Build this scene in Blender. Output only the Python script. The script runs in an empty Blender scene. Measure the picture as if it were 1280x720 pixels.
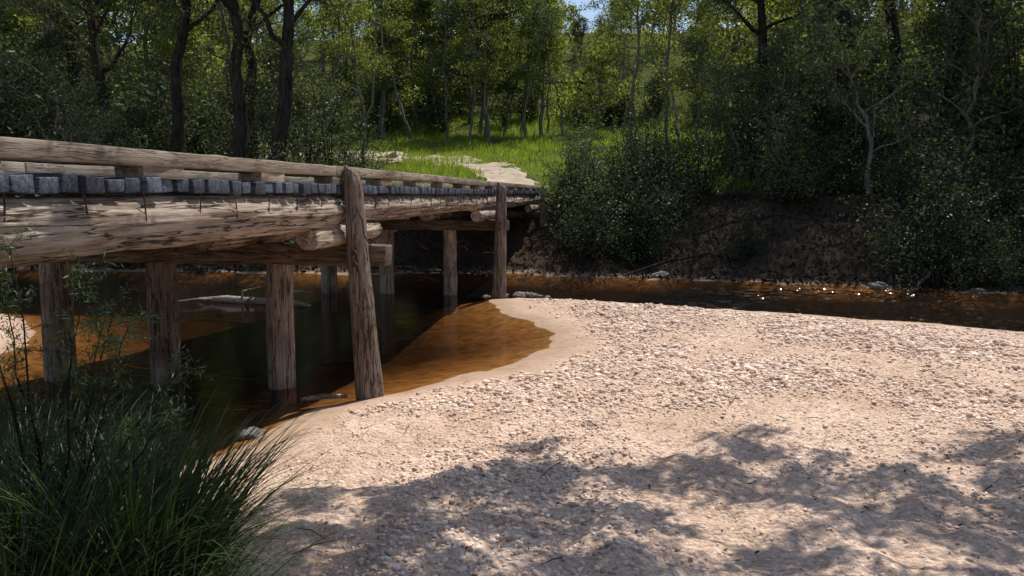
import bpy, math, random
import numpy as np
from math import radians, sin, cos, pi
rng = np.random.default_rng(7)
random.seed(7)
scene = bpy.context.scene
coll = scene.collection

# ------------------------------------------------------------------ noise
def vnoise(x, y, seed=0):
    x = np.asarray(x, float); y = np.asarray(y, float)
    xi = np.floor(x).astype(np.int64); yi = np.floor(y).astype(np.int64)
    fx = x-xi; fy = y-yi
    fx = fx*fx*(3-2*fx); fy = fy*fy*(3-2*fy)
    def h(a, b):
        n = (a*374761393 + b*668265263 + seed*144269504) & 0xffffffff
        n = ((n ^ (n >> 13))*1274126177) & 0xffffffff
        n = (n ^ (n >> 16)) & 0xffffff
        return n/float(0xffffff)
    return (h(xi, yi)*(1-fx)+h(xi+1, yi)*fx)*(1-fy)+(h(xi, yi+1)*(1-fx)+h(xi+1, yi+1)*fx)*fy
def fbm(x, y, seed=0, o=4):
    a = 0; s = 0.5; f = 1.0
    for i in range(o):
        a = a+s*(vnoise(np.asarray(x)*f, np.asarray(y)*f, seed+i*17)-0.5); s *= 0.5; f *= 2.03
    return a*2
def sstep(t):
    t = np.clip(t, 0, 1); return t*t*(3-2*t)

# ------------------------------------------------------------------ mesh helpers
def build(name, parts, mats, smooth=True, parent=None, link=True):
    """parts: list of (V (n,3), F (m,k), material index)"""
    Vs = []; loops = []; tot = []; mi = []; off = 0
    for V, F, m in parts:
        V = np.asarray(V, float); F = np.asarray(F, np.int64)
        if len(F) == 0: continue
        Vs.append(V); loops.append((F+off).ravel()); tot.append(np.full(len(F), F.shape[1])); mi.append(np.full(len(F), m)); off += len(V)
    V = np.concatenate(Vs); L = np.concatenate(loops); T = np.concatenate(tot); M = np.concatenate(mi)
    me = bpy.data.meshes.new(name)
    me.vertices.add(len(V)); me.vertices.foreach_set('co', V.astype(np.float32).ravel())
    me.loops.add(len(L)); me.loops.foreach_set('vertex_index', L.astype(np.int32))
    me.polygons.add(len(T))
    st = np.concatenate([[0], np.cumsum(T)[:-1]])
    me.polygons.foreach_set('loop_start', st.astype(np.int32))
    me.polygons.foreach_set('loop_total', T.astype(np.int32))
    me.polygons.foreach_set('material_index', M.astype(np.int32))
    if smooth is True: me.polygons.foreach_set('use_smooth', np.ones(len(T), bool))
    me.update(calc_edges=True); me.validate()
    for m in mats: me.materials.append(m)
    if not link: return me
    ob = bpy.data.objects.new(name, me); coll.objects.link(ob)
    if parent: ob.parent = parent
    return ob

def tube(path, rad, sides=7, cap=True, a0=0.0, mod=None):
    P = np.asarray(path, float); n = len(P); R = np.broadcast_to(np.asarray(rad, float), (n,))
    T = np.gradient(P, axis=0); T /= (np.linalg.norm(T, axis=1, keepdims=True)+1e-9)
    ref = np.array([0, 0, 1.0]) if abs(T[:, 2].mean()) < 0.8 else np.array([0, 1.0, 0])
    A = np.cross(T, ref); A /= (np.linalg.norm(A, axis=1, keepdims=True)+1e-9)
    B = np.cross(A, T)
    ang = a0+np.arange(sides)*2*pi/sides
    rr = R[:, None]*np.ones((n, sides))
    if mod is not None: rr = rr*mod(np.arange(n)[:, None]*np.ones((n, sides)), ang[None, :]*np.ones((n, sides)))
    V = P[:, None, :]+rr[:, :, None]*(np.cos(ang)[None, :, None]*A[:, None, :]+np.sin(ang)[None, :, None]*B[:, None, :])
    V = V.reshape(-1, 3)
    i = np.arange(n-1)[:, None]; j = np.arange(sides)[None, :]; k = (j+1) % sides
    F = np.stack([i*sides+j, i*sides+k, (i+1)*sides+k, (i+1)*sides+j], -1).reshape(-1, 4)
    parts = [(V, F)]
    if cap:
        for idx, rev in ((0, False), (n-1, True)):
            C = np.vstack([V[idx*sides:(idx+1)*sides], P[idx][None]])
            jj = np.arange(sides); kk = (jj+1) % sides
            Fc = np.stack([kk, jj, np.full(sides, sides)], -1)
            if rev: Fc = Fc[:, ::-1]
            parts.append((C, Fc))
    return parts

def beam(p0, p1, w, h, seg=8, jit=0.006, seed=0, up=(0, 0, 1)):
    p0 = np.array(p0, float); p1 = np.array(p1, float)
    d = p1-p0; L = np.linalg.norm(d); d /= L
    up = np.array(up, float); side = np.cross(d, up); side /= np.linalg.norm(side); up = np.cross(side, d)
    r = np.random.default_rng(seed)
    V = []
    for i in range(seg+1):
        c = p0+d*L*i/seg
        for sx, sz in ((-1, -1), (1, -1), (1, 1), (-1, 1)):
            V.append(c+side*(sx*w/2+r.normal()*jit)+up*(sz*h/2+r.normal()*jit)+d*(r.normal()*jit if i in (0, seg) else 0))
    F = []
    for i in range(seg):
        for j in range(4):
            k = (j+1) % 4
            F.append((i*4+j, i*4+k, (i+1)*4+k, (i+1)*4+j))
    F.append((3, 2, 1, 0)); b = seg*4; F.append((b, b+1, b+2, b+3))
    return np.array(V), np.array(F)

def leaves(C, L, W, r, droop=0.3):
    n = len(C)
    a = r.normal(size=(n, 3)); a[:, 2] -= droop; a /= np.linalg.norm(a, axis=1, keepdims=True)
    q = r.normal(size=(n, 3)); b = np.cross(a, q); b /= np.linalg.norm(b, axis=1, keepdims=True)
    s = r.uniform(0.6, 1.35, (n, 1))
    a = a*L*s/2; b = b*W*s/2
    V = np.stack([C-a, C+b-a*0.1, C+a, C-b-a*0.1], 1).reshape(-1, 3)
    F = np.arange(n*4).reshape(n, 4)
    return V, F

# ------------------------------------------------------------------ materials
def newmat(name):
    m = bpy.data.materials.new(name); m.use_nodes = True
    nt = m.node_tree; nt.nodes.clear()
    return m, nt, nt.nodes, nt.links
def ramp(N, stops):
    r = N.new('ShaderNodeValToRGB'); e = r.color_ramp.elements
    while len(e) < len(stops): e.new(0.5)
    for el, (p, c) in zip(e, stops):
        el.position = p; el.color = (*c, 1) if len(c) == 3 else c
    return r
def mixc(N, K, fac, a, b, mode='MIX'):
    m = N.new('ShaderNodeMix'); m.data_type = 'RGBA'; m.blend_type = mode
    for s, v in ((m.inputs[0], fac), (m.inputs[6], a), (m.inputs[7], b)):
        if isinstance(v, (int, float)): s.default_value = v
        elif isinstance(v, tuple): s.default_value = (*v, 1)
        else: K.new(v, s)
    return m.outputs[2]
def noise(N, K, vec, scale, detail=5, rough=0.55, dist=0.0):
    n = N.new('ShaderNodeTexNoise'); n.inputs['Scale'].default_value = scale; n.inputs['Detail'].default_value = detail
    n.inputs['Roughness'].default_value = rough; n.inputs['Distortion'].default_value = dist
    if vec is not None: K.new(vec, n.inputs['Vector'])
    return n.outputs['Fac']

def leafmat(name, c1, c2, c3, trans=0.35, gloss=0.0):
    m, nt, N, K = newmat(name)
    g = N.new('ShaderNodeNewGeometry'); oi = N.new('ShaderNodeObjectInfo')
    r = ramp(N, [(0.0, c1), (0.6, c2), (1.0, c3)]); K.new(g.outputs['Random Per Island'], r.inputs[0])
    hsv = N.new('ShaderNodeHueSaturation'); K.new(r.outputs[0], hsv.inputs['Color'])
    mr = N.new('ShaderNodeMapRange'); mr.inputs[3].default_value = 0.65; mr.inputs[4].default_value = 1.4
    K.new(oi.outputs['Random'], mr.inputs[0]); K.new(mr.outputs[0], hsv.inputs['Value'])
    d = N.new('ShaderNodeBsdfDiffuse'); t = N.new('ShaderNodeBsdfTranslucent')
    K.new(hsv.outputs[0], d.inputs[0])
    tc = mixc(N, K, 1.0, hsv.outputs[0], (1.5, 1.42, 0.8), 'MULTIPLY'); K.new(tc, t.inputs[0])
    m1 = N.new('ShaderNodeMixShader'); m1.inputs[0].default_value = trans; K.new(d.outputs[0], m1.inputs[1]); K.new(t.outputs[0], m1.inputs[2])
    out = m1.outputs[0]
    if gloss > 0:
        gl = N.new('ShaderNodeBsdfGlossy'); gl.inputs['Roughness'].default_value = 0.45; gl.inputs['Color'].default_value = (0.8, 0.82, 0.78, 1)
        m2 = N.new('ShaderNodeMixShader'); m2.inputs[0].default_value = gloss; K.new(m1.outputs[0], m2.inputs[1]); K.new(gl.outputs[0], m2.inputs[2]); out = m2.outputs[0]
    o = N.new('ShaderNodeOutputMaterial'); K.new(out, o.inputs[0])
    return m

def woodmat(name, sc, c_dark, c_mid, c_light, crack=0.75, bump=0.6, rough=0.85, patch=2.0):
    m, nt, N, K = newmat(name)
    tc = N.new('ShaderNodeTexCoord'); mp = N.new('ShaderNodeMapping'); mp.inputs['Scale'].default_value = sc
    K.new(tc.outputs['Object'], mp.inputs[0])
    f = noise(N, K, mp.outputs[0], 1.8, 8, 0.72, 0.2)
    r = ramp(N, [(0.30, c_dark), (0.47, c_mid), (0.68, c_light)]); K.new(f, r.inputs[0])
    p = noise(N, K, tc.outputs['Object'], patch, 4, 0.65)
    pr = ramp(N, [(0.32, (0.58, 0.50, 0.44)), (0.6, (1.1, 1.08, 1.06))]); K.new(p, pr.inputs[0])
    c = mixc(N, K, 1.0, r.outputs[0], pr.outputs[0], 'MULTIPLY')
    mp2 = N.new('ShaderNodeMapping'); mp2.inputs['Scale'].default_value = tuple(s*0.8 for s in sc); mp2.inputs['Location'].default_value = (3.1, 7.7, 1.3)
    K.new(tc.outputs['Object'], mp2.inputs[0])
    cr = noise(N, K, mp2.outputs[0], 1.0, 4, 0.6, 0.25)
    crr = ramp(N, [(0.478, (1, 1, 1)), (0.494, (0, 0, 0)), (0.506, (0, 0, 0)), (0.522, (1, 1, 1))]); K.new(cr, crr.inputs[0])
    c2 = mixc(N, K, crack, c, mixc(N, K, crr.outputs[0], tuple(v*0.25 for v in c_dark), c))
    g = N.new('ShaderNodeNewGeometry')
    ran = N.new('ShaderNodeMapRange'); ran.inputs[3].default_value = 0.7; ran.inputs[4].default_value = 1.2
    K.new(g.outputs['Random Per Island'], ran.inputs[0])
    hs = N.new('ShaderNodeHueSaturation'); K.new(c2, hs.inputs['Color']); K.new(ran.outputs[0], hs.inputs['Value'])
    b = N.new('ShaderNodeBump'); b.inputs['Strength'].default_value = bump; b.inputs['Distance'].default_value = 0.02
    ad = N.new('ShaderNodeMath'); ad.operation = 'MULTIPLY_ADD'; ad.inputs[1].default_value = 0.6
    K.new(crr.outputs[0], ad.inputs[0]); K.new(f, ad.inputs[2]); K.new(ad.outputs[0], b.inputs['Height'])
    s = N.new('ShaderNodeBsdfPrincipled'); s.inputs['Roughness'].default_value = rough; s.inputs['Specular IOR Level'].default_value = 0.25
    K.new(hs.outputs[0], s.inputs['Base Color']); K.new(b.outputs[0], s.inputs['Normal'])
    o = N.new('ShaderNodeOutputMaterial'); K.new(s.outputs[0], o.inputs[0])
    return m
def barkmat(name, a, b):
    m, nt, N, K = newmat(name)
    tc = N.new('ShaderNodeTexCoord'); mp = N.new('ShaderNodeMapping'); mp.inputs['Scale'].default_value = (9, 9, 1.3)
    K.new(tc.outputs['Object'], mp.inputs[0]); f = noise(N, K, mp.outputs[0], 1.6, 4, 0.7)
    r = ramp(N, [(0.35, a), (0.65, b)]); K.new(f, r.inputs[0])
    d = N.new('ShaderNodeBsdfDiffuse'); K.new(r.outputs[0], d.inputs[0])
    bb = N.new('ShaderNodeBump'); bb.inputs['Distance'].default_value = .03; bb.inputs['Strength'].default_value = .7; K.new(f, bb.inputs['Height']); K.new(bb.outputs[0], d.inputs['Normal'])
    o = N.new('ShaderNodeOutputMaterial'); K.new(d.outputs[0], o.inputs[0]); return m

M_leaf_gum = leafmat('gum_leaves', (0.036, 0.055, 0.024), (0.066, 0.088, 0.037), (0.14, 0.158, 0.088), 0.38, 0.025)
M_leaf_bright = leafmat('sunlit_leaves', (0.10, 0.138, 0.036), (0.17, 0.20, 0.055), (0.25, 0.27, 0.10), 0.54)  # leaves in sun: their brightness is put into the base colour
M_leaf_dark = leafmat('shrub_leaves', (0.016, 0.028, 0.014), (0.034, 0.050, 0.022), (0.07, 0.088, 0.048), 0.22, 0.025)
M_grassblade = leafmat('rush_blades', (0.025, 0.05, 0.016), (0.045, 0.075, 0.025), (0.09, 0.12, 0.05), 0.25, 0.035)
M_lawn = leafmat('grass_blades', (0.14, 0.205, 0.03), (0.22, 0.29, 0.045), (0.30, 0.34, 0.08), 0.45)
M_bark_dark = barkmat('dark_bark', (0.014, 0.012, 0.010), (0.065, 0.053, 0.044))  # canopy shade over the gum trunks is put into this darker colour
M_bark_pale = barkmat('pale_bark', (0.08, 0.068, 0.055), (0.28, 0.25, 0.21))  # lighter bark; light on the sunlit trunks is put into the colour
M_litter = barkmat('fallen_leaves', (0.02, 0.014, 0.010), (0.10, 0.07, 0.048))
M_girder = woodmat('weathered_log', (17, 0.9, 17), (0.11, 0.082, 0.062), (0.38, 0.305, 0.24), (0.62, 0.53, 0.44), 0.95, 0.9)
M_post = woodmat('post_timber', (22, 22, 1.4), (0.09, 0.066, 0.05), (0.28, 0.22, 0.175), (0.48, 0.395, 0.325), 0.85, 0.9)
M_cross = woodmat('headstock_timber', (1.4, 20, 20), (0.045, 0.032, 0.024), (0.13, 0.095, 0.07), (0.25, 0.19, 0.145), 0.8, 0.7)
M_kerb = woodmat('kerb_timber', (20, 1.1, 20), (0.14, 0.11, 0.086), (0.29, 0.24, 0.19), (0.43, 0.365, 0.30), 0.6, 0.4)
M_plank = woodmat('deck_plank_timber', (1.2, 26, 26), (0.025, 0.03, 0.042), (0.075, 0.09, 0.125), (0.18, 0.215, 0.27), 0.6, 0.5, 0.6)  # blue-grey of reflected sky is put into the plank colour
M_drift = woodmat('driftwood', (16, 2, 16), (0.12, 0.10, 0.08), (0.3, 0.26, 0.21), (0.5, 0.45, 0.38))

m, nt, N, K = newmat('rusty_iron'); M_iron = m
s = N.new('ShaderNodeBsdfPrincipled'); s.inputs['Metallic'].default_value = 0.4; s.inputs['Roughness'].default_value = 0.75
tc = N.new('ShaderNodeTexCoord'); f = noise(N, K, tc.outputs['Object'], 30, 4)
r = ramp(N, [(0.35, (0.03, 0.02, 0.017)), (0.65, (0.13, 0.06, 0.035))]); K.new(f, r.inputs[0]); K.new(r.outputs[0], s.inputs['Base Color'])
o = N.new('ShaderNodeOutputMaterial'); K.new(s.outputs[0], o.inputs[0])

# ground
m, nt, N, K = newmat('ground_material'); M_ground = m
g = N.new('ShaderNodeNewGeometry'); P = g.outputs['Position']
sep = N.new('ShaderNodeSeparateXYZ'); K.new(P, sep.inputs[0])
nf = noise(N, K, P, 42, 5, 0.7); nb = noise(N, K, P, 1.3, 3); nm = noise(N, K, P, 7, 4)
vo = N.new('ShaderNodeTexVoronoi'); vo.inputs['Scale'].default_value = 36; K.new(P, vo.inputs['Vector'])
vsep = N.new('ShaderNodeSeparateColor'); K.new(vo.outputs['Color'], vsep.inputs[0])
sandc = ramp(N, [(0.3, (0.55, 0.385, 0.285)), (0.5, (0.78, 0.59, 0.455)), (0.72, (0.92, 0.75, 0.61))]); K.new(nf, sandc.inputs[0])
cellc = ramp(N, [(0.0, (0.70, 0.62, 0.57)), (0.5, (1, 1, 1)), (1.0, (1.10, 1.07, 1.04))]); K.new(vsep.outputs[0], cellc.inputs[0])
sand = mixc(N, K, 0.85, sandc.outputs[0], mixc(N, K, 1.0, sandc.outputs[0], cellc.outputs[0], 'MULTIPLY'))
bigr = ramp(N, [(0.35, (0.87, 0.82, 0.77)), (0.65, (1.03, 1.02, 1.01))]); K.new(nb, bigr.inputs[0])
sand = mixc(N, K, 1.0, sand, bigr.outputs[0], 'MULTIPLY')
mz = N.new('ShaderNodeMapRange'); mz.inputs[1].default_value = 0.02; mz.inputs[2].default_value = 0.10
K.new(sep.outputs[2], mz.inputs[0])
wet = mixc(N, K, nm, (0.30, 0.195, 0.13), (0.52, 0.37, 0.265))
sand = mixc(N, K, mz.outputs[0], wet, sand)
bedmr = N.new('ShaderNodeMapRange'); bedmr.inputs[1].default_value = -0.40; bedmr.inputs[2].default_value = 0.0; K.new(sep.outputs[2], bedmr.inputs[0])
bed = ramp(N, [(0.0, (0.010, 0.007, 0.005)), (0.32, (0.035, 0.021, 0.011)), (0.58, (0.18, 0.105, 0.048)), (0.9, (0.35, 0.225, 0.115)), (1.0, (0.38, 0.26, 0.15))]); K.new(bedmr.outputs[0], bed.inputs[0])  # darker with depth: light lost in tannin water, put into the bed colour
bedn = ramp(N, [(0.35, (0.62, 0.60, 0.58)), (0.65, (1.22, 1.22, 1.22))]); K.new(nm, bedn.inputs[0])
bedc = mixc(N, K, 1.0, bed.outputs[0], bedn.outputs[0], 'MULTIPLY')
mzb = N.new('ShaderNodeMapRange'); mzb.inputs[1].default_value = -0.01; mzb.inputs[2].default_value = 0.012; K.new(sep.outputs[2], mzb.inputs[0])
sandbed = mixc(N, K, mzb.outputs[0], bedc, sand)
lit = ramp(N, [(0.3, (0.018, 0.013, 0.009)), (0.5, (0.06, 0.043, 0.031)), (0.72, (0.16, 0.115, 0.082))]); K.new(nf, lit.inputs[0])
at = N.new('ShaderNodeAttribute'); at.attribute_name = 'bank'
at2 = N.new('ShaderNodeAttribute'); at2.attribute_name = 'grass'
gr = ramp(N, [(0.35, (0.09, 0.13, 0.024)), (0.65, (0.17, 0.22, 0.05))]); K.new(nm, gr.inputs[0])
bank = mixc(N, K, at2.outputs['Fac'], lit.outputs[0], gr.outputs[0])
landm = N.new('ShaderNodeMath'); landm.operation = 'MULTIPLY'; K.new(at.outputs['Fac'], landm.inputs[0]); K.new(mzb.outputs[0], landm.inputs[1])
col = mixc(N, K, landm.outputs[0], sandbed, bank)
b1 = N.new('ShaderNodeBump'); b1.inputs['Strength'].default_value = 0.7; b1.inputs['Distance'].default_value = 0.018
hm = N.new('ShaderNodeMath'); hm.operation = 'MULTIPLY_ADD'; hm.inputs[1].default_value = -0.9
K.new(vo.outputs['Distance'], hm.inputs[0]); K.new(nf, hm.inputs[2]); K.new(hm.outputs[0], b1.inputs['Height'])
K.new(mz.outputs[0], b1.inputs['Strength'])
b2 = N.new('ShaderNodeBump'); b2.inputs['Strength'].default_value = 0.6; b2.inputs['Distance'].default_value = 0.05
K.new(nm, b2.inputs['Height']); K.new(b1.outputs[0], b2.inputs['Normal'])
s = N.new('ShaderNodeBsdfDiffuse'); s.inputs['Roughness'].default_value = 0.2
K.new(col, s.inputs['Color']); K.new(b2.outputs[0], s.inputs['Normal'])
o = N.new('ShaderNodeOutputMaterial'); K.new(s.outputs[0], o.inputs[0])

m, nt, N, K = newmat('gravel_material'); M_peb = m
g = N.new('ShaderNodeNewGeometry')
r = ramp(N, [(0.0, (0.38, 0.275, 0.21)), (0.2, (0.61, 0.45, 0.345)), (0.55, (0.77, 0.59, 0.46)), (0.9, (0.90, 0.75, 0.62)), (1.0, (0.42, 0.34, 0.28))])
K.new(g.outputs['Random Per Island'], r.inputs[0])
s = N.new('ShaderNodeBsdfDiffuse')
K.new(r.outputs[0], s.inputs[0]); o = N.new('ShaderNodeOutputMaterial'); K.new(s.outputs[0], o.inputs[0])

def stonemat(name, a, b, sc=6):
    m, nt, N, K = newmat(name)
    tc = N.new('ShaderNodeTexCoord'); f = noise(N, K, tc.outputs['Object'], sc, 7, 0.65)
    r = ramp(N, [(0.3, a), (0.7, b)]); K.new(f, r.inputs[0])
    bb = N.new('ShaderNodeBump'); bb.inputs['Strength'].default_value = 0.6; bb.inputs['Distance'].default_value = 0.03; K.new(f, bb.inputs['Height'])
    s = N.new('ShaderNodeBsdfPrincipled'); s.inputs['Roughness'].default_value = 0.85
    K.new(r.outputs[0], s.inputs['Base Color']); K.new(bb.outputs[0], s.inputs['Normal'])
    o = N.new('ShaderNodeOutputMaterial'); K.new(s.outputs[0], o.inputs[0]); return m
M_rock = stonemat('grey_rock', (0.07, 0.063, 0.055), (0.26, 0.235, 0.20))
M_road = stonemat('dirt_road_material', (0.26, 0.195, 0.135), (0.50, 0.40, 0.29), 2.5)

# water
m, nt, N, K = newmat('creek_water'); M_water = m
g = N.new('ShaderNodeNewGeometry'); P = g.outputs['Position']
n2 = noise(N, K, P, 2.4, 3, 0.5)
b2 = N.new('ShaderNodeBump'); b2.inputs['Distance'].default_value = 0.05; b2.inputs['Strength'].default_value = 0.14; K.new(n2, b2.inputs['Height'])
fr = N.new('ShaderNodeFresnel'); fr.inputs[0].default_value = 1.33; K.new(b2.outputs[0], fr.inputs['Normal'])
gl = N.new('ShaderNodeBsdfGlossy'); gl.inputs['Roughness'].default_value = 0.12; K.new(b2.outputs[0], gl.inputs['Normal'])
tr = N.new('ShaderNodeBsdfTransparent'); tr.inputs[0].default_value = (0.86, 0.71, 0.52, 1)
mx = N.new('ShaderNodeMixShader'); K.new(fr.outputs[0], mx.inputs[0]); K.new(tr.outputs[0], mx.inputs[1]); K.new(gl.outputs[0], mx.inputs[2])
o = N.new('ShaderNodeOutputMaterial'); K.new(mx.outputs[0], o.inputs[0])

# ------------------------------------------------------------------ terrain
S1 = np.array([(-60, -60), (60, -60), (60, -8), (20, 6.0), (11, 10.0), (7.6, 11.7), (4.9, 13.1), (2.4, 14.4), (.9, 15.1), (.1, 15.4), (-.5, 15.2), (-.45, 14.6),
  (-.1, 13.6), (.35, 12.4), (.55, 11.4), (.5, 10.5), (.05, 9.3), (-.69, 8.46), (-1.3, 7.87), (-1.95, 7.4), (-2.15, 6.4), (-2.6, 5.7), (-4, 5.2), (-8, 5.5), (-12, 6), (-60, 8)], float)
S2 = np.array([(-60, 9), (-9, 8.5), (-6.2, 9.0), (-6.5, 11), (-8, 13.0), (-12, 14.5), (-60, 17)], float)
S3 = np.array([(-400, 60), (-60, 26), (-12, 21), (-4, 20), (0, 19.8), (4.8, 18.2), (10.2, 15.8), (16, 13), (40, 4), (400, -60), (400, 400), (-400, 400)], float)
def sd(poly, x, y):
    x = np.asarray(x, float); y = np.asarray(y, float)
    d = np.full(x.shape, 1e9); ins = np.zeros(x.shape, bool)
    n = len(poly)
    for i in range(n):
        a = poly[i]; b = poly[(i+1) % n]; e = b-a
        t = np.clip(((x-a[0])*e[0]+(y-a[1])*e[1])/(e@e), 0, 1)
        d = np.minimum(d, np.hypot(x-a[0]-t*e[0], y-a[1]-t*e[1]))
        c = ((a[1] > y) != (b[1] > y)) & (x < (b[0]-a[0])*(y-a[1])/(b[1]-a[1]+1e-12)+a[0])
        ins ^= c
    return np.where(ins, d, -d)
def terrain(x, y, full=False):
    x = np.asarray(x, float); y = np.asarray(y, float)
    w = 0.3*fbm(x*0.9, y*0.9, 3)
    d1 = sd(S1, x, y)+w+0.6*fbm(x*0.45, y*0.45, 13)*sstep((x-1)/3); d2 = sd(S2, x, y)+w; d3 = sd(S3, x, y)+w*2.5+0.25*fbm(x*3, y*3, 33)
    h1 = 0.42*(1-np.exp(-np.maximum(d1, 0)/3.2))+2.0*sstep((-2.0-y)/4.5)
    h1 = h1+sstep(d1/1.2)*(0.05*fbm(x*1.1, y*1.1, 9)+0.06*fbm(x*3.6, y*3.6, 19)+0.03*fbm(x*10, y*10, 29))
    h2 = 0.35*(1-np.exp(-np.maximum(d2, 0)/2.0))+0.04*fbm(x*2, y*2, 5)*sstep(d2)
    dd = np.maximum(d3, 0)
    h3 = 1.95*sstep(dd/6.0)+0.17*np.maximum(dd-8, 0)+0.12*np.maximum(dd-30, 0)
    h3 = np.minimum(h3, 24)+sstep(dd/3)*(0.25*fbm(x*0.5, y*0.5, 41)+0.14*fbm(x*2.2, y*2.2, 43))
    bx = 1.35+0.15*(y-27); inroad = sstep(1-(np.abs(x-bx+2.0)-2.4)/1.5)*sstep((y-22)/3)*sstep((33-y)/5)
    h3 = h3*(1-inroad)+inroad*np.minimum(h3, 2.06)
    dm = np.maximum(np.maximum(d1, d2), d3)
    deep = sstep(np.maximum((y-14.6)/1.5, (x-1.6)/2))
    bed = -0.40*(1-np.exp(-np.maximum(-dm, 0)/(1.6-1.0*deep)))+0.02*fbm(x*1.5, y*1.5, 77)*sstep(-dm)
    h = np.where(dm <= 0, bed, np.where(d3 == dm, h3, np.where(d1 == dm, h1, h2)))
    if full: return h, d1, d2, d3
    return h
def hz(x, y): return float(terrain(np.array([x]), np.array([y]))[0])
def axis(lo, a, b, hi, step, g=1.09):
    c = list(np.arange(a, b, step)); s = step; v = b; r = []
    while v < hi: r.append(v); s = min(s*g, 8); v += s
    s = step; v = a; l = []
    while v > lo: s = min(s*g, 8); v -= s; l.append(v)
    return np.array(l[::-1]+c+r+[hi])
def gridF(nx, ny):
    i = np.arange(ny-1)[:, None]; j = np.arange(nx-1)[None, :]
    return np.stack([i*nx+j, i*nx+j+1, (i+1)*nx+j+1, (i+1)*nx+j], -1).reshape(-1, 4)
xs = axis(-220, -4, 8.5, 220, 0.04); ys = axis(-40, 2.6, 15.5, 300, 0.04, 1.07)
X, Y = np.meshgrid(xs, ys); Z, D1, D2, D3 = terrain(X, Y, True)
V = np.stack([X, Y, Z], -1).reshape(-1, 3)
ground = build('ground', [(V, gridF(len(xs), len(ys)), 0)], [M_ground])
def grassmask(x, y):
    return sstep((y-24.5-0.2*np.abs(x))/2.5)*sstep((62-y)/8)*sstep((12.5-np.abs(x-0.0))/4)*sstep(0.95+1.7*fbm(x*0.35, y*0.35, 88))
bankv = sstep(D3/0.6); lf = sstep((0.8-np.hypot((X+2.2)/1.3, (Y-3.6)/2.2))/0.5)*0.8
bankv = np.maximum(bankv, np.maximum(lf, sstep((-1.0-Y)/3)))
gv = np.maximum(grassmask(X, Y), 0.5*sstep((Y-44)/6))
for nm_, arr in (('bank', bankv), ('grass', gv)):
    a = ground.data.attributes.new(nm_, 'FLOAT', 'POINT'); a.data.foreach_set('value', arr.ravel().astype(np.float32))

# water surface: one sheet, with real riffles where the creek runs shallow on the right
wx = axis(-120, 0.5, 12.5, 120, 0.032, 1.15); wy = axis(3.0, 10.5, 18.8, 40, 0.032, 1.15)
WX, WY = np.meshgrid(wx, wy)
rip = sstep((WX-0.8)/5.0)*sstep((16-WX)/3)*sstep((WY-9.5)/1.0)*sstep((20.5-WY)/1.5)*(0.3+1.2*vnoise(WX*.8, WY*.9, 8))
WZ = rip*(0.045*fbm(WX*3.0, WY*4.5, 51, 2)+0.048*fbm(WX*8, WY*10, 52, 2))
build('creek_water', [(np.stack([WX, WY, WZ], -1).reshape(-1, 3), gridF(len(wx), len(wy)), 0)], [M_water])

pts = np.array([(-0.75, 26.4), (-0.45, 28.5), (0.0, 31), (-0.4, 34), (-1.9, 36.5), (-4.5, 38.5), (-7.5, 40), (-12, 41.5), (-18, 42.5)])
t = np.linspace(0, len(pts)-1, 120); px = np.interp(t, np.arange(len(pts)), pts[:, 0]); py = np.interp(t, np.arange(len(pts)), pts[:, 1])
ker = np.ones(21)/21; px = np.convolve(np.pad(px, 10, 'edge'), ker, 'valid'); py = np.convolve(np.pad(py, 10, 'edge'), ker, 'valid')
tx = np.gradient(px); ty = np.gradient(py); l = np.hypot(tx, ty)+1e-9; nxv = ty/l; nyv = -tx/l
cols = 13; V = []
for c in range(cols):
    o_ = (c/(cols-1)-0.5)*(2.4+0.5*fbm(t*0.5, t*0+c*.2, 61))
    xx = px+nxv*o_; yy = py+nyv*o_; edge = abs(c/(cols-1)-0.5)*2
    V.append(np.stack([xx, yy, terrain(xx, yy)+0.05-0.09*edge**3], -1))
V = np.stack(V, 1); n_ = len(px); V = V.reshape(-1, 3)
build('dirt_road', [(V, gridF(cols, n_)[:, ::-1], 0)], [M_road])

# ------------------------------------------------------------------ gravel
ph = (1+5**.5)/2
iv = np.array([(-1, ph, 0), (1, ph, 0), (-1, -ph, 0), (1, -ph, 0), (0, -1, ph), (0, 1, ph), (0, -1, -ph), (0, 1, -ph), (ph, 0, -1), (ph, 0, 1), (-ph, 0, -1), (-ph, 0, 1)])/math.hypot(1, ph)
it = np.array([(0, 11, 5), (0, 5, 1), (0, 1, 7), (0, 7, 10), (0, 10, 11), (1, 5, 9), (5, 11, 4), (11, 10, 2), (10, 7, 6), (7, 1, 8), (3, 9, 4), (3, 4, 2), (3, 2, 6), (3, 6, 8), (3, 8, 9), (4, 9, 5), (2, 4, 11), (6, 2, 10), (8, 6, 7), (9, 8, 1)])
def pebbles(x, y, z, size, r):
    n = len(x)
    sc = size[:, None]*np.stack([r.uniform(.8, 1.5, n), r.uniform(.7, 1.1, n), r.uniform(.45, .8, n)], 1)
    V = iv[None]*sc[:, None, :]*r.uniform(.78, 1.2, (n, 12, 1))
    a = r.uniform(0, 2*pi, n); c, s_ = np.cos(a)[:, None], np.sin(a)[:, None]
    V = np.stack([V[..., 0]*c-V[..., 1]*s_, V[..., 0]*s_+V[..., 1]*c, V[..., 2]], -1)
    V += np.stack([x, y, z+sc[:, 2]*0.3], -1)[:, None, :]
    F = it[None]+(np.arange(n)*12)[:, None, None]
    return V.reshape(-1, 3), F.reshape(-1, 3)
n = 150000
x = rng.uniform(-2.5, 10, n); y = 3.0+12.3*rng.uniform(0, 1, n)
hh, d1, _, _ = terrain(x, y, True)
patch = 0.5+1.9*fbm(x*0.8, y*0.8, 99)+0.45*sstep((y-5.2)/2)
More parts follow.
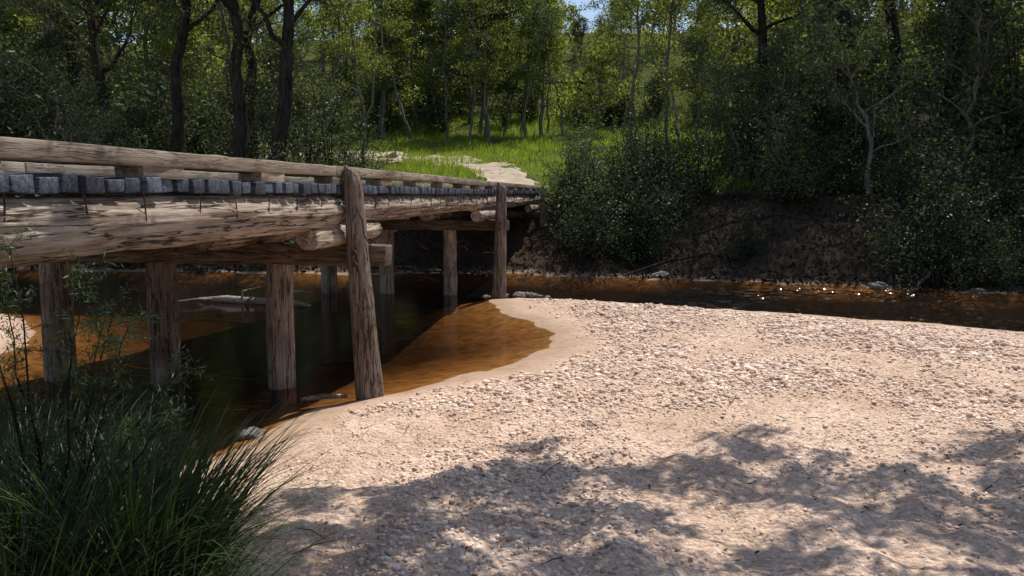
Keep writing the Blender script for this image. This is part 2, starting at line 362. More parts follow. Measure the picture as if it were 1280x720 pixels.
dens = np.clip(patch, 0.1, 1)*sstep((d1-0.35)/0.9)
keep = (rng.uniform(0, 1, n) < dens) & (np.abs(x) < 0.8*y+1)
x, y, hh, patch = x[keep], y[keep], hh[keep], patch[keep]
size = 0.006+0.029*rng.beta(1.1, 4.3, len(x))*(0.75+0.6*sstep((y-5.5)/3))*np.clip(.7+.5*patch, .7, 1.3)
V, F = pebbles(x, y, hh, size, rng)
build('gravel', [(V, F, 0)], [M_peb], smooth=False)

# ------------------------------------------------------------------ bridge
bridge = bpy.data.objects.new('timber_bridge', None); coll.objects.link(bridge)
bridge.location = (-1.45, 7.87, 0); bridge.rotation_euler = (0, 0, -math.atan2(0.148, 0.989))
T0, T1 = -13.5, 19.4
parts = []; t = T0; r = np.random.default_rng(3)
while t < T1:
    w = r.uniform(0.122, 0.152); a = -0.175+r.normal()*0.012; b = -3.72+r.normal()*0.02; zc = 2.05+r.normal()*0.004
    V, F = beam((b, t+w/2, zc), (a, t+w/2, zc), w, 0.086+r.normal()*0.005, 2, 0.003, int(r.integers(1e6)))
    parts.append((V, F, 0)); t += 0.17
o = build('deck_planks', parts, [M_plank], False, bridge)
bv = o.modifiers.new('b', 'BEVEL'); bv.width = 0.006; bv.segments = 2
parts = []; bparts = []
for s_, zb, ht, seedk in ((0.27, 2.168, 0.095, 0), (3.55, 2.20, 0.12, 50)):
    t = T0; k = 0
    while t < T1-1:
        L = 4.41 if t+4.41 < T1-1 else T1-t
        V, F = beam((-s_, t+0.008, zb+ht/2+r.normal()*0.006), (-s_, t+L-0.008, zb+ht/2+r.normal()*0.006), 0.2, ht, 24, 0.002, seedk+k); parts.append((V, F, 0)); k += 1; t += L
    t = -3.31-1.47*7
    while t < T1-0.5:
        if t > T0: V, F = beam((-s_, t, 2.131), (-s_, t+0.42, 2.131), 0.185, 0.071+(zb-2.168), 3, 0.003, int(r.integers(1e6))); bparts.append((V, F, 0))
        t += 1.47
o = build('kerb_rails', parts, [M_kerb], False, bridge); bv = o.modifiers.new('b', 'BEVEL'); bv.width = 0.008; bv.segments = 2; bv.limit_method = 'ANGLE'
o = build('kerb_blocks', bparts, [M_kerb], False, bridge); bv = o.modifiers.new('b', 'BEVEL'); bv.width = 0.006; bv.segments = 2; bv.limit_method = 'ANGLE'
def log(t0, t1, s_, zc, r0, r1, seed, sides=40, step=0.06, rough=1.0):
    n = max(6, int((t1-t0)/step)); u = np.linspace(0, 1, n)
    y = t0+(t1-t0)*u
    x = -s_+0.04*fbm(y*0.35, y*0+seed, seed); z = zc+0.025*fbm(y*0.5, y*0+seed*2.0, seed+5)
    R = r0+(r1-r0)*u
    R = R*(1-0.07*np.exp(-u*(t1-t0)/0.06)-0.14*np.exp(-(1-u)*(t1-t0)/0.12))
    def mod(I, A):
        yy = t0+(t1-t0)*I/(n-1)
        k = 1+rough*(0.13*fbm(yy*0.9, A*1.1, seed+1)+0.08*fbm(yy*0.6, A*6, seed+2, 3)+0.05*fbm(yy*1.4, A*10, seed+8, 3))
        for q in range(2):
            g = fbm(yy*0.3+A*0.12, A*(4.0+3*q), seed+3+q, 2); k -= rough*0.09*np.exp(-(g/0.03)**2)
        return k
    return tube(np.stack([x, y, z], 1), R, sides, True, 0.0, mod)
parts = []
bents = [-7.85, 0.0, 7.85, 15.5]
ends = [T0]+bents+[T1]
for si, s_ in enumerate((0.335, 1.25, 2.4, 3.5)):
    for bi in range(len(ends)-1):
        a, b = ends[bi]+0.04, ends[bi+1]-0.04
        r0 = 0.158+0.012*r.normal() if si else (0.165 if bi <= 1 else 0.148)
        zc = 2.0-r0-0.005
        for V, F in log(a, b, s_, zc, r0*1.04, r0*0.98, 10*si+bi+3, sides=72 if si == 0 else 20, step=0.035 if si == 0 else 0.2):
            parts.append((V, F, 0))
build('girder_logs', parts, [M_girder], True, bridge)
parts = []; hp = []; pp = []; ip = []
for bi, tb in enumerate(bents):
    for si, s_ in enumerate((0.27, 1.25, 2.4, 3.5)):
        for V, F in log(tb-0.78, tb+1.12, s_, 1.6, 0.11, 0.105, 100+bi*7+si, sides=32, step=0.05, rough=0.7): parts.append((V, F, 0))
    V, F = beam((0.19, tb+0.16, 1.395), (-3.95, tb+0.16, 1.395), 0.24, 0.205, 24, 0.007, 60+bi); hp.append((V, F, 0))
    basez = -0.6
    def post(x0, y0, x1, y1, z1, r0, r1, seed, top=False):
        n = 70; u = np.linspace(0, 1, n)
        z = basez+(z1-basez)*u
        xx = x0+(x1-x0)*(z/z1)+0.012*fbm(z*1.5, z*0+seed, seed); yy = y0+(y1-y0)*u
        R = r0+(r1-r0)*u
        def mod(I, A):
            zz = z[0]+(z[-1]-z[0])*I/(n-1)
            k = 1+0.12*fbm(zz*1.4, A*1.2, seed)+0.10*fbm(zz*0.9, A*6, seed+2, 3)
            g = fbm(zz*0.5, A*4.5, seed+3, 2); k -= 0.15*np.exp(-(g/0.045)**2)
            return k
        ps = tube(np.stack([xx, yy, z], 1), R, 44, True, pi, mod)
        if top:
            V = ps[0][0]; hgt = V[:, 2] > z1-0.14; fr_ = (V[hgt, 2]-(z1-0.14))/0.14
            cx = x1; V[hgt, 2] -= fr_*(0.05*np.clip((V[hgt, 0]-cx)/r1, -1, 1)+0.035*np.abs(fbm(V[hgt, 0]*30, V[hgt, 1]*30, 5)))
            V[hgt, 0] = cx+(V[hgt, 0]-cx)*(1-0.2*fr_); V[hgt, 1] = y1+(V[hgt, 1]-y1)*(1-0.2*fr_)
            ps[2][0][:-1] = V[-44:]; ps[2][0][-1] = V[-44:].mean(0)-np.array([0, 0, 0.03])
        return ps
    lean = -0.155 if bi == 1 else 0.04
    for V, F in post(0.06, -0.14+tb, 0.06+lean, tb-0.10, 2.25 if bi == 1 else 2.20, 0.15, 0.085 if bi == 1 else 0.10, 200+bi, True): pp.append((V, F, 0))
    for k, (s_, rr) in enumerate(((1.0, 0.135), (2.32, 0.15), (3.55, 0.16))):
        for V, F in post(-s_, tb+0.16, -s_+0.02, tb+0.16, 1.30, rr*1.05, rr*0.95, 300+bi*9+k): pp.append((V, F, 0))
    xx = 0.06+lean*0.6
    for zz in (1.44, 1.33):
        for V, F in tube([(xx+0.01, tb-0.27, zz), (xx+0.01, tb+0.33, zz)], 0.014, 8): ip.append((V, F, 0))
        for V, F in tube([(xx+0.01, tb-0.275, zz), (xx+0.01, tb-0.25, zz)], 0.03, 6): ip.append((V, F, 0))
    for V, F in tube([(xx+0.02, tb-0.23, 1.9), (xx+0.09, tb-0.24, 1.75), (xx+0.11, tb-0.235, 1.6), (xx+0.16, tb-0.2, 1.5), (xx+0.13, tb-0.1, 1.3)], 0.007, 6): ip.append((V, F, 0))
build('corbel_logs', parts, [M_girder], True, bridge)
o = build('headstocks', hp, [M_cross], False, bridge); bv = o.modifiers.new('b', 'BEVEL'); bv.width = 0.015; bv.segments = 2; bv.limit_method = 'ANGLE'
build('posts', pp, [M_post], True, bridge)
t = T0+0.3
while t < T1-0.3:
    q = r.normal()*0.03
    for V, F in tube([(-0.165, t, 2.01), (-0.16, t+q*0.3, 1.95), (-0.165, t+q, 1.86-abs(q))], 0.005, 6): ip.append((V, F, 0))
    t += 0.51+r.normal()*0.05
build('iron_bolts', ip, [M_iron], True, bridge)
parts = []
for tt in (T0+0.1, T1-0.1):
    V, F = beam((0.1, tt, 1.78), (-4.0, tt, 1.78), 0.3, 0.3, 10, 0.008, 5); parts.append((V, F, 0))
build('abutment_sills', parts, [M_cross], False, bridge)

# ------------------------------------------------------------------ trees
def make_tree(seed, H, r0, cs, spread, nl, leafL, leafW, npc, cr, lean=(0, 0), subs=4, droop=0.4, up=0.6, base_flare=0.35, wobk=0.007):
    r = np.random.default_rng(seed); wood = []; C = []
    n = 16; u = np.linspace(0, 1, n); z = u*H
    wob = np.cumsum(r.normal(size=(n, 2))*H*wobk, 0); wob[0] = 0
    px = lean[0]*u**1.2+wob[:, 0]; py = lean[1]*u**1.2+wob[:, 1]
    R = r0*(1-0.85*u)**0.9+r0*base_flare*np.exp(-u*H/0.35)
    Pk = np.stack([px, py, z], 1); Pk[0, 2] = -0.4
    wood += tube(Pk, R, 10, False)
    def at_(zz): return np.array([np.interp(zz, z, px), np.interp(zz, z, py), zz]), np.interp(zz, z, R)
    def cluster(p, k=1.0):
        m_ = int(npc*k*r.uniform(.5, 1.4)); c_ = cr*r.uniform(.7, 1.15); q = r.normal(size=(m_, 3))*np.array([c_, c_, c_*0.55])*0.55*k**0.5
        C.append(p+q)
    for i in range(nl):
        fr_ = (i+r.uniform())/nl; zz = H*(cs+(0.98-cs)*fr_)
        st, rt = at_(zz); az = i*2.4+r.uniform(-.5, .5); L = spread*r.uniform(.55, 1.05)*(1-0.6*fr_)
        el = r.uniform(0.15, 0.8)*up/0.6; d = np.array([cos(az)*cos(el), sin(az)*cos(el), sin(el)])
        k = 7; pts_ = [st]; dd = d.copy()
        for q in range(k):
            dd = dd+r.normal(size=3)*0.2+np.array([0, 0, 0.05]); dd /= np.linalg.norm(dd); pts_.append(pts_[-1]+dd*L/k)
        pts_ = np.array(pts_); rl = min(rt*0.55, 0.03+0.02*L)
        wood += tube(pts_, np.linspace(rl, 0.012, k+1), 6, False)
        cluster(pts_[-1]); cluster(pts_[-3], 0.6)
        for s_ in range(subs):
            a_ = r.uniform(.3, .95); ix = a_*k; i0 = int(ix); b0 = pts_[i0]+(pts_[min(i0+1, k)]-pts_[i0])*(ix-i0)
            d2 = d*0.5+r.normal(size=3)*0.75+np.array([0, 0, 0.25]); d2 /= np.linalg.norm(d2); l2 = L*r.uniform(.22, .5)
            pm = b0+d2*l2*0.5+r.normal(size=3)*0.08*l2; pe = b0+d2*l2
            wood += tube([b0, pm, pe], [rl*0.45*(1-a_*.5)+0.006, 0.012, 0.006], 4, False)
            cluster(pe)
            if r.uniform() < .5: cluster(pm, 0.5)
    top = at_(H*0.99)[0]; cluster(top, 1.0)
    C = np.concatenate(C)
    LV, LF = leaves(C, leafL, leafW, r, droop)
    return wood, LV, LF
def tree_mesh(name, args, barkm, leafm):
    wood, LV, LF = make_tree(**args)
    return build(name, [(V, F, 0) for V, F in wood]+[(LV, LF, 1)], [barkm, leafm], True, link=False)

gum = [tree_mesh('gum%d' % k, dict(seed=20+k, H=14+k, r0=0.27, cs=0.40, spread=4.8, nl=14, leafL=.18, leafW=.07, npc=85, cr=.75, lean=((k-1)*0.8, .4), subs=5), M_bark_dark, M_leaf_gum) for k in range(3)]
mid = [tree_mesh('mid%d' % k, dict(seed=40+k, H=8.5+k*1.3, r0=0.09, cs=0.34, spread=3.0, nl=12, leafL=.14, leafW=.06, npc=48, cr=.5, lean=((k-1.5)*1.4, 0), subs=4, wobk=.012), M_bark_pale, M_leaf_bright if k != 2 else M_leaf_gum) for k in range(4)]
dark = [tree_mesh('dark%d' % k, dict(seed=50+k, H=5.5+k*1.3, r0=0.08, cs=0.2, spread=2.6, nl=13, leafL=.12, leafW=.055, npc=66, cr=.5, lean=((k-1)*.8, -.4), subs=4, wobk=.02), M_bark_pale, M_leaf_gum) for k in range(2)]
far = [tree_mesh('far%d' % k, dict(seed=60+k, H=10+k*2, r0=0.13, cs=0.2, spread=3.6, nl=14, leafL=.26, leafW=.11, npc=55, cr=.75, lean=((k-1)*1.2, 0), subs=4), M_bark_pale, (M_leaf_bright, M_leaf_gum, M_leaf_bright)[k]) for k in range(3)]
def make_bush(seed, H, R, nst, npc, leafL=.10, leafW=.05, cr=.3, leafm=None):
    r = np.random.default_rng(seed); wood = []; C = []
    for i in range(nst):
        az = r.uniform(0, 2*pi); rad = R*r.uniform(0.05, 1.15); h_ = H*r.uniform(.2, 1.4)*(1-0.35*(rad/R)**2)
        e = np.array([cos(az)*rad, sin(az)*rad, h_]); m_ = e*np.array([.45, .45, .6])+r.normal(size=3)*.12
        wood += tube([(r.normal()*.08, r.normal()*.08, -.2), m_, e], [.022, .014, .005], 4, False)
        for p, k in ((e, .7), (m_*.5+e*.5, .8), (m_, .6), (m_*np.array([1, 1, .5])+np.array([cos(az), sin(az), 0])*rad*.3, .5)):
            c_ = cr*r.uniform(.4, 1.2)
            q = r.normal(size=(int(npc*k*(c_/cr)), 3))*np.array([c_, c_, c_*.7]); C.append(p+q)
    C = np.concatenate(C); C[:, 2] = np.abs(C[:, 2])
    LV, LF = leaves(C, leafL, leafW, r, .2)
    return build('bush', [(V, F, 0) for V, F in wood]+[(LV, LF, 1)], [M_bark_dark, leafm or M_leaf_dark], True, link=False)
bush = [make_bush(80+k, 1.9+.5*k, 1.4+.2*k, 24, 58, (.10, .14, .08)[k], (.05, .04, .045)[k], .27, (M_leaf_dark, M_leaf_gum, M_leaf_dark)[k]) for k in range(3)]
bushb = [make_bush(90+k, 2.6, 1.3, 18, 50, .15, .07, .3, M_leaf_gum) for k in range(2)]

def place(me, name, x, y, s=1.0, rz=None, parent=None, dz=0, tilt=(0, 0)):
    ob = bpy.data.objects.new(name, me); coll.objects.link(ob)
    ob.location = (x, y, hz(x, y)+dz); ob.scale = (s, s, s*random.uniform(.92, 1.1))
    ob.rotation_euler = (tilt[0], tilt[1], random.uniform(0, 2*pi) if rz is None else rz)
    if parent: ob.parent = parent
    return ob
for (x, y, k, s) in [(-7.0, 24.0, 0, .95), (-8.1, 24.4, 1, 0.85), (-10.6, 26, 2, .8), (-12.9, 26, 0, .75), (-14.8, 28, 1, .85), (-18, 26, 2, .95), (-10, 31, 1, .9),
                     (9.4, 23.6, 2, .9), (13.4, 25.0, 0, .95), (8.6, 28.5, 1, .8), (17.2, 24.5, 1, .95), (13.6, 29.5, 2, 1.0), (17, 29, 1, 1.), (21, 25, 0, 1.)]:
    place(gum[k], 'eucalyptus_tree', x, y, s, tilt=(0, radians(random.uniform(-3, 6))))
for (x, y, k, s) in [(4.6, 32, 0, .95), (-1.2, 44, 1, .8), (0.6, 46, 2, .8), (-2.3, 45, 3, .8), (6.4, 33, 2, .85), (8.4, 32, 1, 1.0), (-6.5, 35.5, 3, .8), (-8.5, 34, 0, 1.1), (3.0, 47, 3, .8),
                     (6.6, 29, 1, .8), (10.2, 31, 3, 1.0), (-11, 32, 2, 1.2), (-3.8, 47, 2, .9), (8.4, 40, 0, 1.), (-7.8, 42, 1, .9), (6.6, 42, 2, .8), (10.2, 38, 1, 1.), (-10.5, 39, 3, 1.), (-5.6, 46, 0, 1.),
                     (2.2, 50, 0, .8), (-0.6, 49, 1, 1.), (6.6, 48, 3, .8)]:
    place(mid[k], 'sapling_tree', x, y, s, tilt=(0, radians(random.uniform(-10, 12))))
forest = bpy.data.objects.new('distant_forest', None); coll.objects.link(forest)
for q in range(122):
    y = 50+(q % 7)*6.5+random.uniform(-3, 3); x = (random.uniform(-1, 1))*(0.70*y+4)
    if q >= 112: x = random.uniform(-.16, .04)*y
    cen = 1-.52*math.exp(-((x/y-.085)/.045)**2)
    place(far[q % 3], 'forest_tree', x, y, random.uniform(.8, 1.1)*cen, parent=forest)
for q in range(20):
    sgn = -1 if q % 2 else 1
    y = random.uniform(33, 46); x = sgn*random.uniform(12.5, 28)
    place(far[q % 3], 'forest_tree', x, y, random.uniform(.8, 1.1), parent=forest)
under = bpy.data.objects.new('riverbank_undergrowth', None); coll.objects.link(under)
def F3(x):
    return float(np.interp(x, [-60, -12, -4, 0, 4.8, 10.2, 16, 40], [26, 21, 20, 19.8, 18.2, 15.8, 13, 4]))
for q in range(96):
    x = random.uniform(1.6, 17) if q < 70 else random.uniform(-20, -4.5)
    off = random.uniform(0.2, 7.0)
    if 4.6 < x < 8.4 and off < 5.0 and random.random() < .85: continue
    place(bush[q % 3], 'shrub', x, F3(x)+off, random.uniform(.35, .95), parent=under)
for (x, y, s) in [(2.4, 21.0, .8), (3.1, 20.6, .7), (3.8, 20.8, .75), (2.8, 22.3, .85), (3.9, 22.5, .9), (2.3, 23.6, .6), (4.4, 24, .8), (-4.9, 26.4, .8), (-5.8, 25.5, 1.0), (-6.6, 25.6, 1.1)]:
    place(bush[0 if int(x*7) % 2 else 2], 'shrub', x, y, s, parent=under)
for (x, y, k, s) in [(9.9, 22.0, 0, .9), (12.2, 21.6, 1, .8), (14.2, 20.4, 0, 1.), (8.0, 25.0, 1, .7), (10.3, 25.0, 1, 1.), (13, 24.0, 1, 1.), (16, 21.5, 1, 1.), (17, 18.5, 0, .9), (11, 27.5, 1, 1.), (7.6, 27.6, 0, .8),
                     (-9.3, 28, 0, 1.), (-11.8, 28.5, 1, 1.), (-14.5, 26, 0, 1.1), (-8.0, 29.5, 1, .8), (-12, 24.6, 0, .7)]:
    place(dark[k], 'river_oak_tree', x, y, s)
for q in range(44):
    sgn = 1 if q % 2 else -1; x = sgn*random.uniform(8.5, 24); y = F3(x)+random.uniform(7, 16)
    place(bushb[q % 2], 'shrub', x, y, random.uniform(.9, 1.8), parent=under)
for q in range(100):
    y = random.uniform(50, 68); x = random.uniform(-.62, .62)*y
    place(bushb[q % 2], 'shrub', x, y, random.uniform(.8, 1.6), parent=under)

n = 90000
x = rng.uniform(-14, 16, n); y = 24.5+rng.uniform(0, 1, n)**1.3*32
gvv = grassmask(x, y)
rdx = np.interp(y, pts[:, 1], pts[:, 0]); onroad = (np.abs(x-rdx) < 1.0) & (y < 36)
kp = (rng.uniform(0, 1, n) < gvv+.05) & ~onroad; x, y = x[kp], y[kp]; n = len(x); z = terrain(x, y)
a = rng.uniform(0, 2*pi, n); L = rng.uniform(.08, .34, n)*(0.5+1.1*vnoise(x*.9, y*.9, 5)); w = rng.uniform(.012, .03, n); lx = rng.normal(size=n)*.08; ly = rng.normal(size=n)*.08
V = np.stack([np.stack([x-np.cos(a)*w, y-np.sin(a)*w, z-.02], -1), np.stack([x+np.cos(a)*w, y+np.sin(a)*w, z-.02], -1), np.stack([x+lx, y+ly, z+L], -1)], 1).reshape(-1, 3)
build('grass', [(V, np.arange(3*n).reshape(n, 3), 0)], [M_lawn])

# ------------------------------------------------------------------ riverside tree whose limbs overhang and shade the near gravel
EL, AZ = radians(63), radians(38)
sx, sy, sz_ = cos(EL)*sin(AZ), cos(EL)*cos(AZ), sin(EL)
rt = np.random.default_rng(5); wood = []; C = []
trunk = np.array([(7.4, 3.6, -0.2), (7.3, 3.7, 2.0), (7.0, 4.0, 4.0), (6.5, 4.5, 6.0), (6.0, 4.9, 8.0), (5.6, 5.2, 10.0)]); wood += tube(trunk, [.33, .26, .22, .17, .11, .05], 12, False)
cl = [(-.39, 4.73), (0, 5.04), (.3, 4.8), (-.82, 4.1), (-1.25, 4.1), (-.17, 4.0), (.43, 4.1), (.23, 3.5), (-.34, 3.5), (-.9, 3.5), (1.56, 5.2), (1.67, 4.73), (1.85, 4.35), (2.28, 4.55),
      (1.38, 3.6), (2.23, 3.6), (2.75, 4.1), (.75, 3.5), (-1.7, 3.2), (-2.1, 2.9), (-1.4, 2.7), (-.4, 2.8), (.6, 2.7), (1.5, 2.8), (2.6, 2.9), (3.2, 3.5), (-2.3, 3.6), (2.9, 4.75), (3.4, 2.4),
      (-.6, 4.5), (.1, 4.4), (1.9, 3.9), (-.6, 2.1), (.8, 2.0), (2.2, 2.0), (-1.9, 2.2), (3.5, 4.3), (1.2, 4.6), (-.6, 3.9), (-1.2, 3.6), (.2, 3.1), (-1.9, 3.9), (2.0, 3.0), (-2.5, 3.2), (-1.6, 3.7), (-1.3, 4.6), (.75, 4.75), (3.4, 5.1), (.9, 3.05)]
for i_, (gx, gy) in enumerate(cl):
    z = 4.7+rt.uniform(-.4, 1.6); c = np.array([gx+sx/sz_*(z-.3), gy+sy/sz_*(z-.3), z])
    tb = trunk[2]+(trunk[4]-trunk[2])*rt.uniform(0, 1); md = tb*.5+c*.5+np.array([0, 0, .6])+rt.normal(size=3)*.25
    wood += tube([tb, tb*.7+md*.3+np.array([0, 0, .2]), md, md*.4+c*.6, c], [.07, .045, .026, .013, .006], 6, False)
    for e in range(8):
        c2 = c+rt.normal(size=3)*np.array([.19, .19, .2]); C.append(c2+rt.normal(size=(95, 3))*np.array([.08, .08, .08]))
        wood += tube([c+(c2-c)*-.3, c2], [.007, .004], 4, False)
LV, LF = leaves(np.concatenate(C), .085, .036, rt, .5)
build('eucalyptus_tree', [(V, F, 0) for V, F in wood]+[(LV, LF, 1)], [M_bark_pale, M_leaf_gum])

# ------------------------------------------------------------------ rush clumps
def clump(name, x0, y0, R, n, Lm, seed):
    r = np.random.default_rng(seed); K_ = 8
    az = r.uniform(0, 2*pi, n); br = R*np.sqrt(r.uniform(0, 1, n)); bx = x0+br*np.cos(az); by = y0+br*np.sin(az)
    az2 = az+r.normal(size=n)*.6; L = Lm*r.uniform(.5, 1.14, n); th0 = np.abs(r.normal(size=n)*.16)+.35*br/R; curv = r.uniform(.3, 1.7, n)
    z0 = terrain(bx, by)-.03; w = r.uniform(.0035, .0075, n); P = np.stack([bx, by, z0], -1); tw = az2+pi/2+r.normal(size=n)*.5
    V = np.zeros((n, K_+1, 2, 3)); s_ = np.stack([np.cos(tw), np.sin(tw), np.zeros(n)], -1)
    for k in range(K_+1):
        u = k/K_; ww = (w*(1-u**2.2)+.0004)[:, None]
        V[:, k, 0] = P-s_*ww; V[:, k, 1] = P+s_*ww
        th = th0+curv*u**1.6; P = P+(L/K_)[:, None]*np.stack([np.sin(th)*np.cos(az2), np.sin(th)*np.sin(az2), np.cos(th)], -1)
    idx = np.arange(n)[:, None]*(2*(K_+1))+np.arange(K_)[None, :]*2
    F = np.stack([idx, idx+1, idx+3, idx+2], -1).reshape(-1, 4)
    build(name, [(V.reshape(-1, 3), F, 0)], [M_grassblade])
clump('mat_rush_clump', -1.60, 3.15, .26, 1800, .93, 1)
clump('mat_rush_clump', -2.15, 3.35, .26, 1700, .93, 2)
clump('mat_rush_clump', -1.75, 2.6, .24, 1500, .85, 3)
clump('mat_rush_clump', -2.5, 4.1, .25, 1300, .8, 4)
clump('mat_rush_clump', -2.9, 3.6, .25, 1300, .9, 5)
clump('mat_rush_clump', -1.3, 2.7, .16, 600, .7, 6)

def wisp(name, bases, seed):
    r = np.random.default_rng(seed); wood = []; C = []
    for (b, e) in bases:
        b = np.array(b, float); e = np.array(e, float); n = 9; u = np.linspace(0, 1, n)[:, None]
        P = b+(e-b)*u+np.array([0, 0, .12])*np.sin(u*pi)+np.cumsum(r.normal(size=(n, 3))*.012, 0); wood += tube(P, np.linspace(.007, .002, n), 5, False)
        for q in range(20):
            a_ = r.uniform(.25, 1)*(n-1); i0 = min(int(a_), n-2); p = P[i0]+(P[i0+1]-P[i0])*(a_-i0)
            d = (e-b)/np.linalg.norm(e-b)*.5+r.normal(size=3)*.6; d /= np.linalg.norm(d); l_ = r.uniform(.08, .24); pe = p+d*l_-np.array([0, 0, .02])
            wood += tube([p, (p+pe)/2+np.array([0, 0, .01]), pe], [.0015, .001, .0008], 4, False)
            uu = r.uniform(.1, 1, (46, 1)); C.append(p+(pe-p)*uu+r.normal(size=(46, 3))*.016)
    LV, LF = leaves(np.concatenate(C), .032, .0045, r, .1)
    build(name, [(V, F, 0) for V, F in wood]+[(LV, LF, 1)], [M_bark_dark, M_grassblade])
b0 = (-1.95, 3.3, .3)
wisp('wattle_shrub', [(b0, (-1.72, 3.1, 1.70)), (b0, (-1.55, 3.2, 1.5)), (b0, (-1.9, 3.05, 1.8)), (b0, (-1.4, 3.3, 1.35)), (b0, (-2.05, 3.2, 1.6)), (b0, (-1.7, 3.4, 1.5)), (b0, (-2.2, 3.1, 2.25)), (b0, (-1.6, 3.3, 1.62)), (b0, (-1.25, 3.2, 1.1))], 3)

# ------------------------------------------------------------------ rocks, driftwood, litter
def rock(name, x, y, s, seed, mat=M_rock, flat=.6, parent=None):
    r = np.random.default_rng(seed); me = bpy.data.meshes.new(name)
    import bmesh
    bm = bmesh.new(); bmesh.ops.create_icosphere(bm, subdivisions=4, radius=1)
    for v in bm.verts:
        p = np.array(v.co); k = 1+.55*float(fbm(p[0]*1.3+seed, p[1]*1.3+p[2], seed))+.28*float(fbm(p[0]*4+p[2]*2, p[1]*4+seed, seed+3))
        v.co = (p[0]*k*s*1.25, p[1]*k*s, p[2]*k*s*flat)
    bm.to_mesh(me); bm.free(); me.materials.append(mat)
    for p in me.polygons: p.use_smooth = True
    ob = bpy.data.objects.new(name, me); coll.objects.link(ob); ob.location = (x, y, max(hz(x, y), -.03)+s*flat*.2); ob.rotation_euler = (0, 0, r.uniform(0, 6))
rock('rock', -2.2, 6.5, .10, 1)
for i_, (x, y, s) in enumerate([(.15, 15.75, .13), (.42, 15.9, .09), (-.15, 15.8, .1), (.3, 16.05, .07), (-.5, 15.6, .08), (.7, 15.6, .06), (.55, 15.75, .06), (3.6, 19.2, .2), (7.9, 17.1, .16), (9.6, 16.3, .12), (11.4, 15.6, .25)]):
    rock('rock', x, y, s, 20+i_)
def stick(name, P, R, mat=M_drift, extra=()):
    parts = [(V, F, 0) for V, F in tube(P, R, 9)]
    for q, rr in extra: parts += [(V, F, 0) for V, F in tube(q, rr, 7)]
    build(name, parts, [mat])
stick('driftwood_log', [(-5.9, 14.9, .03), (-5.3, 14.7, .07), (-4.7, 14.5, .05), (-4.1, 14.2, .1), (-3.6, 14.1, .02)], [.04, .07, .07, .06, .03],
      extra=[([(-5.0, 14.6, .06), (-4.9, 14.4, .25), (-4.5, 14.2, .36)], [.03, .02, .01]), ([(-4.5, 14.4, .06), (-4.2, 14.7, .22), (-3.9, 14.8, .2)], [.03, .02, .01]), ([(-5.6, 14.8, .05), (-5.8, 14.4, .1), (-6.3, 14.2, .05)], [.03, .02, .01]),
             ([(-4.9, 14.5, .06), (-4.6, 14.1, .2), (-4.7, 13.9, .42)], [.03, .016, .006]), ([(-4.2, 14.3, .08), (-3.9, 14.0, .28), (-3.5, 13.9, .3)], [.03, .016, .006])])
stick('driftwood_log', [(-2.05, 7.55, .02), (-1.85, 7.62, .035), (-1.62, 7.66, .03)], [.02, .028, .02])
stick('fallen_branch', [(10.6, 17.0, .6), (9.6, 17.2, .55), (9.0, 17.0, .35), (8.5, 16.6, .1)], [.06, .05, .04, .02], M_bark_pale, extra=[([(9.6, 17.2, .55), (9.2, 17.3, .9), (8.9, 17.2, 1.3)], [.03, .02, .008])])
stick('fallen_branch', [(4.6, 20.0, 1.0), (5.6, 20.4, 1.3), (6.9, 20.5, 1.5), (7.8, 20.3, 1.3)], [.03, .04, .035, .015], M_bark_dark)
stick('fallen_branch', [(2.6, 18.6, .1), (3.6, 19.2, .35), (4.8, 19.2, .6)], [.02, .035, .04], M_bark_dark, extra=[([(3.6, 19.2, .35), (3.9, 18.7, .5), (4.1, 18.1, .3)], [.02, .015, .006])])
parts = []; rl = np.random.default_rng(12)
for q in range(170):
    x = rl.uniform(-2.0, 7); y = rl.uniform(3.2, 13)
    if abs(x) > .75*y: continue
    if sd(S1, np.array([x]), np.array([y]))[0] < .5: continue
    a = rl.uniform(0, 2*pi); l_ = rl.uniform(.03, .2)*(1 if rl.uniform() < .85 else 1.8); z = hz(x, y)+.014
    e = (x+cos(a)*l_, y+sin(a)*l_); md = ((x+e[0])/2+rl.normal()*.01, (y+e[1])/2+rl.normal()*.01)
    parts += [(V, F, 0) for V, F in tube([(x, y, z), (md[0], md[1], z+.008), (e[0], e[1], hz(*e)+.014)], [.0025, .003, .0015], 5)]
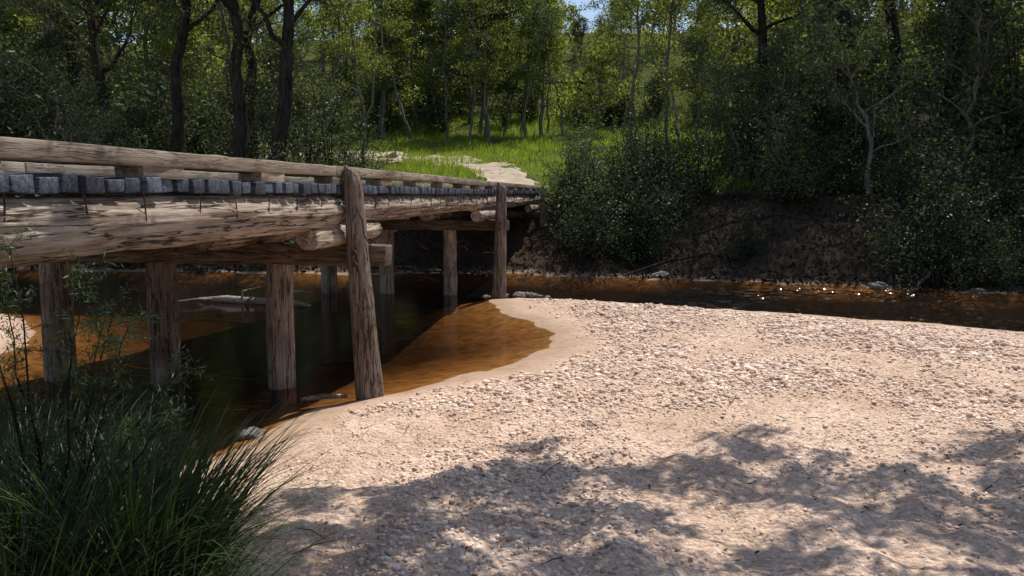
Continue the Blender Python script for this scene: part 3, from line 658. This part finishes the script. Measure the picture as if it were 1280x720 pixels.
xx = rl.uniform(-2.3, 7, 1500); yy = rl.uniform(3.0, 12, 1500); k_ = (sd(S1, xx, yy) > .4); xx, yy = xx[k_], yy[k_]
C = np.stack([xx, yy, terrain(xx, yy)+.016], -1); LV, LF = leaves(C, .05, .014, rl, 0)
LV = LV.reshape(-1, 4, 3); LV[:, :, 2] = C[:, None, 2]+(LV[:, :, 2]-C[:, None, 2])*.25; parts.append((LV.reshape(-1, 3), LF, 0))
build('leaf_litter', parts, [M_bark_dark])
n = 20000; xx = rl.uniform(-16, 17, n); off = rl.uniform(.1, 8, n); yy = np.interp(xx, [-60, -12, -4, 0, 4.8, 10.2, 16, 40], [26, 21, 20, 19.8, 18.2, 15.8, 13, 4])+off
C = np.stack([xx, yy, terrain(xx, yy)+.03], -1); LV, LF = leaves(C, .14, .06, rl, 0)
build('bank_leaf_litter', [(LV, LF, 0)], [M_litter])

# ------------------------------------------------------------------ light, sky, camera
w = bpy.data.worlds.new('World'); scene.world = w; w.use_nodes = True
nt = w.node_tree; bg = nt.nodes['Background']
sky = nt.nodes.new('ShaderNodeTexSky'); sky.sky_type = 'NISHITA'; sky.sun_disc = False
sky.sun_elevation = EL; sky.sun_rotation = math.atan2(sx, sy)
nt.links.new(sky.outputs[0], bg.inputs[0]); bg.inputs[1].default_value = 0.14
from mathutils import Vector
sun = bpy.data.lights.new('sun', 'SUN'); sun.energy = 5.0; sun.angle = radians(.5); sun.color = (1.0, .96, .90)
so = bpy.data.objects.new('sun', sun); coll.objects.link(so); so.rotation_euler = Vector((sx, sy, sz_)).to_track_quat('Z', 'Y').to_euler()
cam = bpy.data.cameras.new('camera'); co = bpy.data.objects.new('camera', cam); coll.objects.link(co)
co.location = (0, 0, 2.0); co.rotation_euler = (radians(90-6.7), 0, 0); cam.lens = 28; cam.sensor_width = 36; cam.clip_start = .05; cam.clip_end = 1000
scene.camera = co
scene.view_settings.view_transform = 'Standard'; scene.view_settings.look = 'None'; scene.view_settings.exposure = 0
